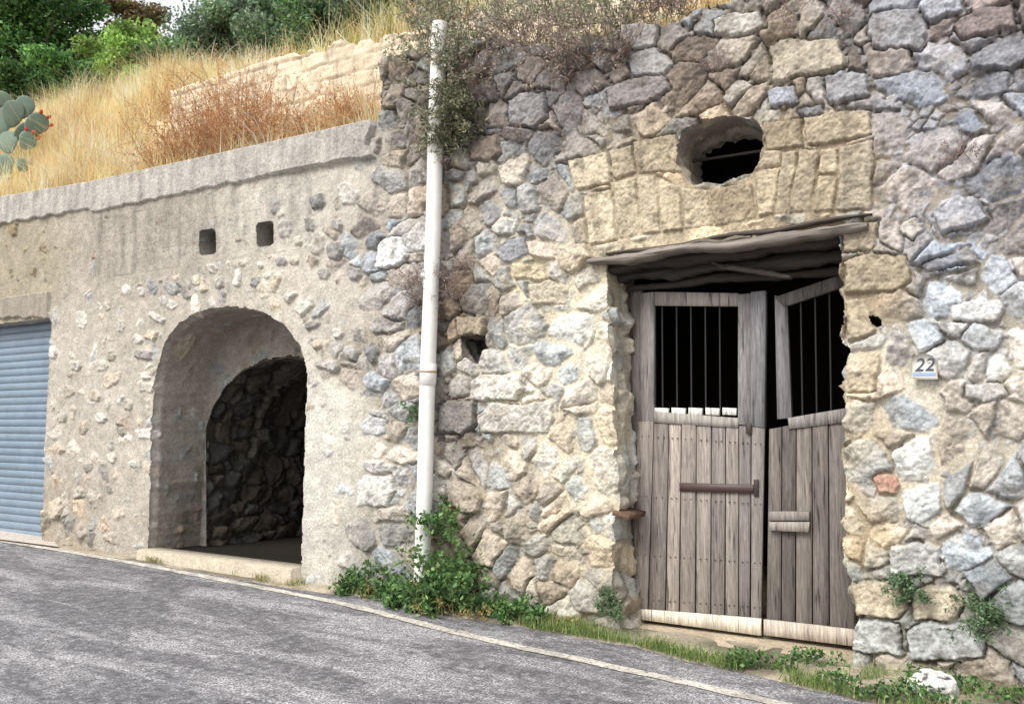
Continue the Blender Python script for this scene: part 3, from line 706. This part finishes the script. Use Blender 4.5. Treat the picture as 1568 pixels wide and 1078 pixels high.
def terr():
    x0,x1=U(262,130,2.)[0],1.5;st=.022;xs=np.arange(x0,x1,st);zs=np.arange(4.6,6.3,st)
    X,Z=np.meshgrid(xs,zs,indexing='ij');TT=[(270,118),(440,84),(640,48)]
    ztop=np.interp(X,[U(a,b,2.)[0] for a,b in TT],[U(a,b,2.)[2] for a,b in TT])+.05*np.round(perlin(X*3,X*0,3)*2)+.03*perlin(X*9,X*0,9)
    Zc=np.minimum(Z,ztop)
    yy=Zc/.2+.14*perlin(X*1.3,Zc*0,5)+.07*perlin(X*6,Zc*6,15);xx=X+.03*perlin(X*6,Zc*6,16)
    r=np.floor(yy);bw=xx/.46+.37*r;fr=np.abs(yy%1-.5);fx=np.abs(bw%1-.5)
    k=Pm[(Pm[(np.floor(bw).astype(int))&255]+r.astype(int))&255]
    j=np.maximum(sst(.40,.48,fr),sst(.44,.49,fx))*(.5+.5*sst(-.3,.3,perlin(X*2,Zc*2,17)))
    hh=.025*TR[k,3]-.03*j+.02*fbm(X*6,Zc*6,4,6)
    c=lin((228,214,190))*(.82+.26*TR[k,5]+.35*fbm(X*6,Zc*6,4,7)-.32*j)[...,None]
    V=np.stack([X,2.0-hh,Zc],-1);top=V[:,-1].copy();top[:,1]=2.5;V=np.concatenate([V,top[:,None]],1);c=np.concatenate([c,c[:,-1:]],1)
    idx=np.arange(V.shape[0]*V.shape[1]).reshape(V.shape[:2]);Q=np.stack([idx[:-1,:-1],idx[1:,:-1],idx[1:,1:],idx[:-1,1:]],-1).reshape(-1,4)
    make_mesh("terrace_wall",V.reshape(-1,3),[Q],c.reshape(-1,3),M_stone,None,True)
terr()
# ------------------------------------------------------------------ dry grass
a=Acc()
def tufts(n,xr,yr,hr,cols,per=26,lean=.35,w=.008,sp=.07):
    x=rng.uniform(*xr,n);y=rng.uniform(*yr,n)
    h=rng.uniform(*hr,n)*(.6+.8*rng.random(n))*(1+.5*perlin(x*.9,y*.9,66))
    X=np.repeat(x,per)+rng.normal(size=n*per)*sp;Y=np.repeat(y,per)+rng.normal(size=n*per)*sp;Y=np.maximum(Y,.12)
    Z=hillz(X,np.maximum(Y,.3))-.03
    tc_=pickcol(cols,n,k=1.12,var=.17)*(1+.4*perlin(x*.8+5,y*.8,67))[:,None];C=np.repeat(tc_,per,0)*(1+.15*rng.normal(size=(n*per,1))).clip(.5,1.5)
    blades(a,np.column_stack([X,Y,Z]),np.repeat(h,per)*(.6+.6*rng.random(n*per)),w,lean,C)
GOLD=[(244,226,186),(234,210,162),(222,192,142),(248,234,200),(204,174,126)]
tufts(2600,(-20,-9.5),(.2,4),(.3,.6),GOLD,lean=.6)
tufts(900,(-11,-4.6),(.25,1.9),(.2,.45),GOLD,lean=.6)
tufts(700,(-11,1),(2.1,3.5),(.3,.6),GOLD+[(150,150,90)],lean=.6)
tufts(520,(-5.2,1),(.1,1.2),(.15,.42),GOLD+[(180,172,130)],lean=.6)
a.build("dry_grass",M_dry)
# ------------------------------------------------------------------ shrubs
def shrub(acc_s,acc_l,base,nst,length,upv,spread,scol,lcols,leafL,leafW,lper,droop=.0,rad=.004,seg=6,leafstart=.3,branch=2):
    base=np.asarray(base,float);upv=np.asarray(upv,float)
    for i in range(nst):
        d=unit(upv+rng.normal(size=3)*spread);l=length*(.5+.6*rng.random());p=base+rng.normal(size=3)*np.array([.05,.03,.02]);pts=[p]
        for s in range(seg):
            d=unit(d+rng.normal(size=3)*.16+np.array([0,0,-droop]));pts.append(pts[-1]+d*l/seg)
        pts=np.array(pts);tube(acc_s,pts,np.linspace(rad,rad*.4,seg+1),3,np.asarray(scol)*(.7+.6*rng.random()))
        tips=[pts]
        for b in range(branch):
            k=rng.integers(2,seg);dd=unit(d+rng.normal(size=3)*.7);q=[pts[k]]
            for s in range(4): dd=unit(dd+rng.normal(size=3)*.2);q.append(q[-1]+dd*l*.35/4)
            q=np.array(q);tube(acc_s,q,np.linspace(rad*.6,rad*.3,5),3,np.asarray(scol)*(.7+.6*rng.random()));tips.append(q)
        if lper:
            for tpts in tips:
                m=lper;t=leafstart+(1-leafstart)*rng.random(m);f=t*(len(tpts)-1);k=np.minimum(f.astype(int),len(tpts)-2);fr=(f-k)[:,None]
                c=tpts[k]*(1-fr)+tpts[k+1]*fr+rng.normal(size=(m,3))*leafL*.5
                leaves(acc_l,c,leafL*(.6+.7*rng.random(m)),leafW*(.6+.7*rng.random(m)),pickcol(lcols,m,k=1.0,var=.22))
def make_shrub(name,specs,matl=None):
    s=Acc();l=Acc()
    for sp in specs: shrub(s,l,**sp)
    o=s.build(name,M_bark)
    if l.n: l.build("leaves",matl or M_leaf,o)
    return o
RUST=lin((184,138,102));DK=[(210,164,120),(188,136,94),(228,192,146)]
sp=[]
for (px_,py_,Y,L_) in [(255,236,.5,.75),(280,240,.6,.9),(300,235,.5,.9),(325,228,.6,1.0),(345,226,.5,1.05),(370,222,.6,1.0),(395,218,.5,1.0),(420,212,.6,.85),(445,208,.5,.7),(540,188,.5,.6),(560,186,.6,.5),(480,200,.7,.4),(520,190,.8,.5),(350,215,1.0,.9),(310,225,1.1,.8)]:
    p=U(px_,py_,Y);p[2]=hillz(p[0],Y)
    sp.append(dict(base=p,nst=42,length=L_*1.2,upv=(0,-.05,1),spread=.26,scol=RUST,lcols=DK,leafL=.03,leafW=.012,lper=9,rad=.004))
make_shrub("dry_brush",sp,M_dry)
GREY=lin((150,135,124));GL=[(138,146,116),(166,170,142),(112,122,92),(176,168,156)]
sp=[]
for (px_,py_,L_,g,Y) in [(700,70,.5,1,.1),(720,100,.45,1,0),(750,80,.45,0,.1),(640,110,.35,1,.15),(690,120,.5,1,-.04),(780,95,.5,0,.0),(820,70,.5,0,.1),(850,95,.5,0,.0),(880,85,.55,0,.0),(905,105,.45,0,0),(930,60,.5,1,.05),(960,45,.45,1,.1),(1000,25,.45,0,.05),(1040,15,.4,0,.05),(650,60,.5,1,.3),(900,40,.4,1,.2),(680,50,.5,1,.2),(770,40,.5,1,.4),(850,30,.4,1,.4),(800,60,.5,1,.2),(735,130,.35,0,-.03),(870,120,.35,0,-.03),(950,90,.35,0,-.03)]:
    sp.append(dict(base=U(px_,py_,Y),nst=24,length=L_,upv=(0,-.45,.7),spread=.6,scol=GREY if not g else lin((140,129,112)),lcols=GL if g else [(164,150,142),(142,125,119),(186,174,161)],leafL=.035,leafW=.014,lper=12 if g else 6,rad=.0045))
make_shrub("wall_top_shrub",sp)
sp=[]
for (px_,py_,L_) in [(692,175,.4),(710,195,.34),(680,215,.26),(700,155,.36),(712,172,.3)]:
    sp.append(dict(base=U(px_,py_,-.05),nst=26,length=L_,upv=(0,-.8,.1),spread=.75,scol=lin((116,103,90)),lcols=[(110,116,88),(140,144,114),(88,94,72),(160,158,136)],leafL=.04,leafW=.014,lper=12,droop=.06,rad=.004))
make_shrub("hanging_shrub",sp)
sp=[]
for (px_,py_,L_) in [(640,440,.3),(660,450,.28),(690,430,.3),(705,415,.25),(700,455,.22),(685,262,.3),(790,208,.2),(645,455,.2),(1205,25,.25),(1290,30,.2),(1100,100,.15),(1465,240,.15)]:
    sp.append(dict(base=U(px_,py_,-.03),nst=22,length=L_,upv=(-.2,-.7,.3),spread=.8,scol=lin((156,140,134)),lcols=[(156,140,134)],leafL=.02,leafW=.008,lper=4,rad=.003))
make_shrub("dry_wall_weed",sp,M_dry)
GRN=[(84,118,66),(106,140,80),(66,98,56),(128,160,100),(96,124,82)]
sp=[]
for (px_,h_,Y) in [(535,.18,-.12),(555,.22,-.1),(580,.2,-.14),(605,.2,-.14),(630,.22,-.2),(650,.3,-.25),(668,.42,-.25),(680,.55,-.22),(692,.62,-.2),(700,.4,-.28),(712,.45,-.18),(640,.2,-.3),(660,.25,-.34),(610,.15,-.28),(750,.13,-.2),(775,.15,-.2),(800,.15,-.2),(825,.12,-.2)]:
    p=U(px_,900,Y);p[2]=gz(p[0])+.01
    sp.append(dict(base=p,nst=14 if h_>.3 else 12,length=h_*1.15,upv=(0,-.1,1),spread=.42 if h_<.4 else .22,scol=lin((90,110,60)),lcols=GRN,leafL=.045,leafW=.03,lper=10,rad=.003,leafstart=.1))
sp.append(dict(base=U(682,800,-.12),nst=14,length=.26,upv=(0,-.3,.6),spread=.7,scol=lin((90,110,60)),lcols=GRN,leafL=.045,leafW=.032,lper=10,rad=.003))
for (px_,py_,L_) in [(930,925,.13),(940,935,.1),(1385,895,.12),(1390,915,.09),(636,632,.10),(1510,940,.18),(1500,960,.16),(1525,950,.14),(1490,930,.11)]:
    sp.append(dict(base=U(px_,py_,-.04),nst=11,length=L_,upv=(0,-.5,.4),spread=.7,scol=lin((100,114,76)),lcols=[(104,132,96),(124,150,116),(86,110,78)],leafL=.028,leafW=.015,lper=8,rad=.003))
make_shrub("green_weeds",sp)
sp=[]
for (px_,h_,Y) in [(565,.14,-.2),(655,.2,-.38),(700,.2,-.32),(860,.12,-.15),(735,.12,-.3)]:
    p=U(px_,900,Y);p[2]=gz(p[0])+.01
    sp.append(dict(base=p,nst=8,length=h_*1.2,upv=(0,-.1,1),spread=.5,scol=lin((180,160,110)),lcols=[(190,168,112),(160,128,84),(160,156,96)],leafL=.026,leafW=.012,lper=4,rad=.0025))
make_shrub("yellowing_weeds",sp)
# grass along the wall foot
a=Acc();n=28000
x=rng.uniform(-3.6,2.3,n);e=np.interp(x,vx,edge);t=rng.random(n)
y=e+(-.02-e)*t
den=sst(-.25,.3,perlin(x*2.2,y*3,77)+.2*(1-t))
door=(x>-3.0)&(x<-1.15);den=np.where(door&(t>.38),.02,den)
k=rng.random(n)<den;x,y=x[k],y[k];n=len(x)
blades(a,np.column_stack([x,y,gz(x)+.02]),.03+.075*rng.random(n)**2,.005,.7,pickcol([(120,150,80),(98,130,66),(144,166,100),(170,168,118)],n,k=.95))
n=5000;x=rng.uniform(-8.2,-3.5,n);e=np.interp(x,vx,edge);y=e+(-.03-e)*rng.random(n);k=rng.random(n)<sst(.05,.35,perlin(x*3,y*3,78));x,y=x[k],y[k];n=len(x)
blades(a,np.column_stack([x,y,gz(x)+.02]),.03+.05*rng.random(n),.005,.7,pickcol([(130,140,80),(176,166,120)],n))
n=12000;x=rng.uniform(-1.9,2.3,n);e=np.interp(x,vx,edge);y=e+(-.05-e)*rng.random(n);k=rng.random(n)<sst(.0,.3,perlin(x*3,y*3,79));x,y=x[k],y[k];n=len(x)
leaves(a,np.column_stack([x,y,gz(x)+.03+.09*rng.random(n)]),.035,.022,pickcol(GRN,n),(0,0,1),.3)
a.build("grass",M_leaf)
def rock(name,c,r,col,sq=(1,1,.7)):
    bm=bmesh.new();bmesh.ops.create_icosphere(bm,subdivisions=5,radius=1);V=np.array([v.co[:] for v in bm.verts])
    n_=fbm(V[:,0]*1.3+V[:,2],V[:,1]*1.3-V[:,2],4,5);n2=perlin(V[:,0]*4+V[:,2]*2,V[:,1]*4,9)
    Vn=V*(1+.3*n_+.04*n2)[:,None]*np.array(sq)*r+np.array(c)
    F_=np.array([[v.index for v in f.verts] for f in bm.faces]);bm.free()
    dk=sst(.10,.3,fbm(V[:,0]*2.4+3,V[:,1]*2+V[:,2]*2.4,4,15))[:,None]
    C=lin(col)*(1-dk)+lin((90,88,90))*dk
    return make_mesh(name,Vn,[F_],C,M_stone,None,True)
p=UG(1430,1074);rock("white_rock",(p[0],p[1],gz(p[0])+.085),.125,(226,224,221))
for i,(px_,py_,r) in enumerate([(1385,1024,.1),(905,945,.07),(880,940,.06),(560,905,.04),(1250,1000,.03)]):
    p=UG(px_,py_);rock("fallen_stone",(p[0],p[1],gz(p[0])+r*.4),r,(186,182,174))
# ------------------------------------------------------------------ prickly pear
fr=Acc();pads=[]
def addpad(base,w,h,az,tilt,roll,fruit=0):
    bm=bmesh.new();bmesh.ops.create_uvsphere(bm,u_segments=20,v_segments=12,radius=1);V=np.array([v.co[:] for v in bm.verts]);F_=[[v.index for v in f.verts] for f in bm.faces];bm.free()
    V=V*np.array([w,.022,h]);V[:,0]*=(1+.25*V[:,2]/h);V[:,2]+=h
    R=np.array((Matrix.Rotation(az,3,'Z')@Matrix.Rotation(tilt,3,'X')@Matrix.Rotation(roll,3,'Y')))
    V=V@R.T+base
    cc=lin((140,162,146))*(.75+.4*random.random());C=cc*(1+.25*fbm(V[:,0]*9+V[:,1]*5,V[:,2]*9,3,4))[:,None]
    pads.append((V,[f for f in F_ if len(f)==4],[f for f in F_ if len(f)==3],C))
    for i in range(fruit):
        an=math.radians(-55+110*(i+.5)/max(fruit,1));pp=np.array([w*1.1*math.sin(an),0,h+h*math.cos(an)])@R.T+base;tip=np.array([math.sin(an),0,math.cos(an)])@R.T
        tube(fr,[pp-tip*.01,pp+tip*.01,pp+tip*.04,pp+tip*.06],[.014,.028,.026,.010],8,lin(random.choice([(214,96,66),(226,150,80),(200,80,70)])))
for (px_,py_,rl,n_,w,Y) in [(10,305,.1,0,.15,.9),(24,305,.4,0,.14,.9),(0,300,-.3,0,.15,.9),(6,272,.1,0,.14,.92),(30,262,.5,0,.1,.9),
   (14,236,-.2,0,.15,1.),(34,228,.5,3,.13,1.),(-4,232,-.4,3,.15,1.),(22,212,.9,6,.14,1.05),(2,206,.0,4,.17,1.05),(16,196,.3,0,.17,1.1),(38,200,.9,3,.15,1.1),(-8,190,-.4,2,.16,1.1),(28,182,.5,0,.15,1.15),(6,180,-.2,0,.16,1.1)]:
    addpad(U(px_,py_,Y),w,w*1.25,1.05+random.uniform(-.6,.6),random.uniform(-.3,.3),rl,n_)
V=[];Q=[];T=[];C=[];n=0
for v,q,t,c in pads: V.append(v);Q+=[[i+n for i in f] for f in q];T+=[[i+n for i in f] for f in t];C.append(c);n+=len(v)
pc=make_mesh("prickly_pear_cactus",np.concatenate(V),[Q,T],np.concatenate(C),M_leaf,None,True);fr.build("fruit",M_leaf,pc,True)
# ------------------------------------------------------------------ trees
def tree(name,base,cr,rx,rz,nc,lpc,leaf,cols,bark=(90,80,66),cl=.5):
    base=np.asarray(base,float);cr=np.asarray(cr,float);s=Acc();l=Acc()
    P=[base+(cr-base)*t+np.array([.12*math.sin(t*5),.1*math.cos(t*4),0]) for t in np.linspace(-.08,1,9)]
    tube(s,P,np.linspace(.17,.05,9)*rx/1.8,10,lin(bark))
    d=unit(rng.normal(size=(nc,3)));r=rng.random(nc)**.45
    cc=cr+d*r[:,None]*np.array([rx,rx,rz])*(1+.2*rng.normal(size=(nc,1)))
    for i in range(0,nc,2):
        t=.4+.5*rng.random();st=base+(cr-base)*t;mid=(st+cc[i])/2+rng.normal(size=3)*.15+np.array([0,0,.1])
        tube(s,[st,mid,cc[i]],[.045,.03,.01],5,lin(bark))
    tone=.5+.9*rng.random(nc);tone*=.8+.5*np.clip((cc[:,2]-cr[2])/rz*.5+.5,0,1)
    for i in range(nc):
        m=int(lpc*(.6+.8*rng.random()));sz=cl*(.6+.7*rng.random())
        q=rng.normal(size=(m,3));q=unit(q)*(rng.random((m,1))**.5)*sz*np.array([1.15,1.15,.75])
        leaves(l,cc[i]+q,leaf*(.6+.8*rng.random(m)),leaf*.5*(.6+.8*rng.random(m)),pickcol(cols,m,k=.95,var=.22)*tone[i],(0,0,-1),.2)
    o=s.build(name,M_bark);l.build("crown",M_leaf,o)
DG=[(78,118,64),(98,142,76),(62,96,54),(120,160,92)];LG=[(142,176,90),(120,160,80),(162,190,110)]
OL=[(130,152,124),(112,138,110),(156,174,144),(92,118,92)];BR=[(160,130,100),(140,118,86),(130,140,90)]
def tr(name,px_,py_,Y,rx,rz,nc,lpc,leaf,cols,cl=.5):
    c=U(px_,py_,Y);b=c.copy();b[2]=hillz(c[0],Y)
    if b[2]>c[2]-.3: b[2]=c[2]-.6
    tree(name,b,c,rx,rz,nc,lpc,leaf,cols,cl=cl)
tr("oak_tree",60,60,6.5,2.0,2.0,75,650,.13,DG,.6)
tr("oak_tree",130,130,5.5,1.0,.8,34,600,.11,DG,.4)
tr("oak_tree",10,150,5.5,1.2,.9,34,600,.11,DG,.45)
tr("oak_tree",-90,80,6.5,2.0,1.9,50,600,.13,DG,.6)
tr("laurel_bush",208,100,5.0,.75,.85,34,420,.10,LG,.34)
tr("laurel_bush",232,140,4.5,.5,.4,14,500,.09,LG,.3)
tr("brown_leaved_tree",200,22,9.,.9,.8,20,260,.12,BR,.4)
tr("olive_tree",310,85,7.,.8,.6,26,600,.09,OL,.4)
tr("olive_tree",400,45,6.5,1.25,.95,48,650,.09,OL,.45)
tr("olive_tree",510,30,6.0,1.25,.95,48,650,.09,DG+OL,.45)
tr("olive_tree",610,10,5.5,1.1,.8,34,600,.09,OL,.4)
tr("olive_tree",270,105,5.5,.8,.5,22,500,.09,OL+DG,.35)
tr("olive_tree",720,-40,6.,1.4,.8,34,500,.09,OL,.45)
# ------------------------------------------------------------------ camera, light
cd=bpy.data.cameras.new("camera");cd.lens=36*F/1568.;cd.sensor_width=36;cd.clip_end=1500;cd.clip_start=.05
co=bpy.data.objects.new("camera",cd);bpy.context.collection.objects.link(co);co.location=cam;co.rotation_euler=(math.pi/2+TH,0,PH)
bpy.context.scene.camera=co
sv=Vector((-.16,-.68,.72)).normalized()
sd=bpy.data.lights.new("sun","SUN");sd.energy=3.3;sd.angle=math.radians(30);sd.color=(1,.975,.935)
so=bpy.data.objects.new("sun",sd);bpy.context.collection.objects.link(so);so.rotation_euler=sv.to_track_quat('Z','Y').to_euler()
wd=bpy.data.worlds.new("World");bpy.context.scene.world=wd;wd.use_nodes=True;N=wd.node_tree.nodes;L=wd.node_tree.links
sk=N.new("ShaderNodeTexSky");sk.sky_type='NISHITA';sk.sun_disc=False;sk.sun_elevation=math.asin(sv.z);sk.sun_rotation=math.atan2(sv.x,sv.y)
sk.air_density=1.;sk.dust_density=6;sk.ozone_density=1.
mx=N.new("ShaderNodeMixRGB");mx.inputs[0].default_value=.7;L.new(sk.outputs[0],mx.inputs[1]);mx.inputs[2].default_value=(9.5,9.6,9.7,1)
L.new(mx.outputs[0],N["Background"].inputs[0]);N["Background"].inputs[1].default_value=.15
sc=bpy.context.scene;sc.view_settings.view_transform='Standard';sc.view_settings.look='None';sc.view_settings.exposure=0
print("DONE")
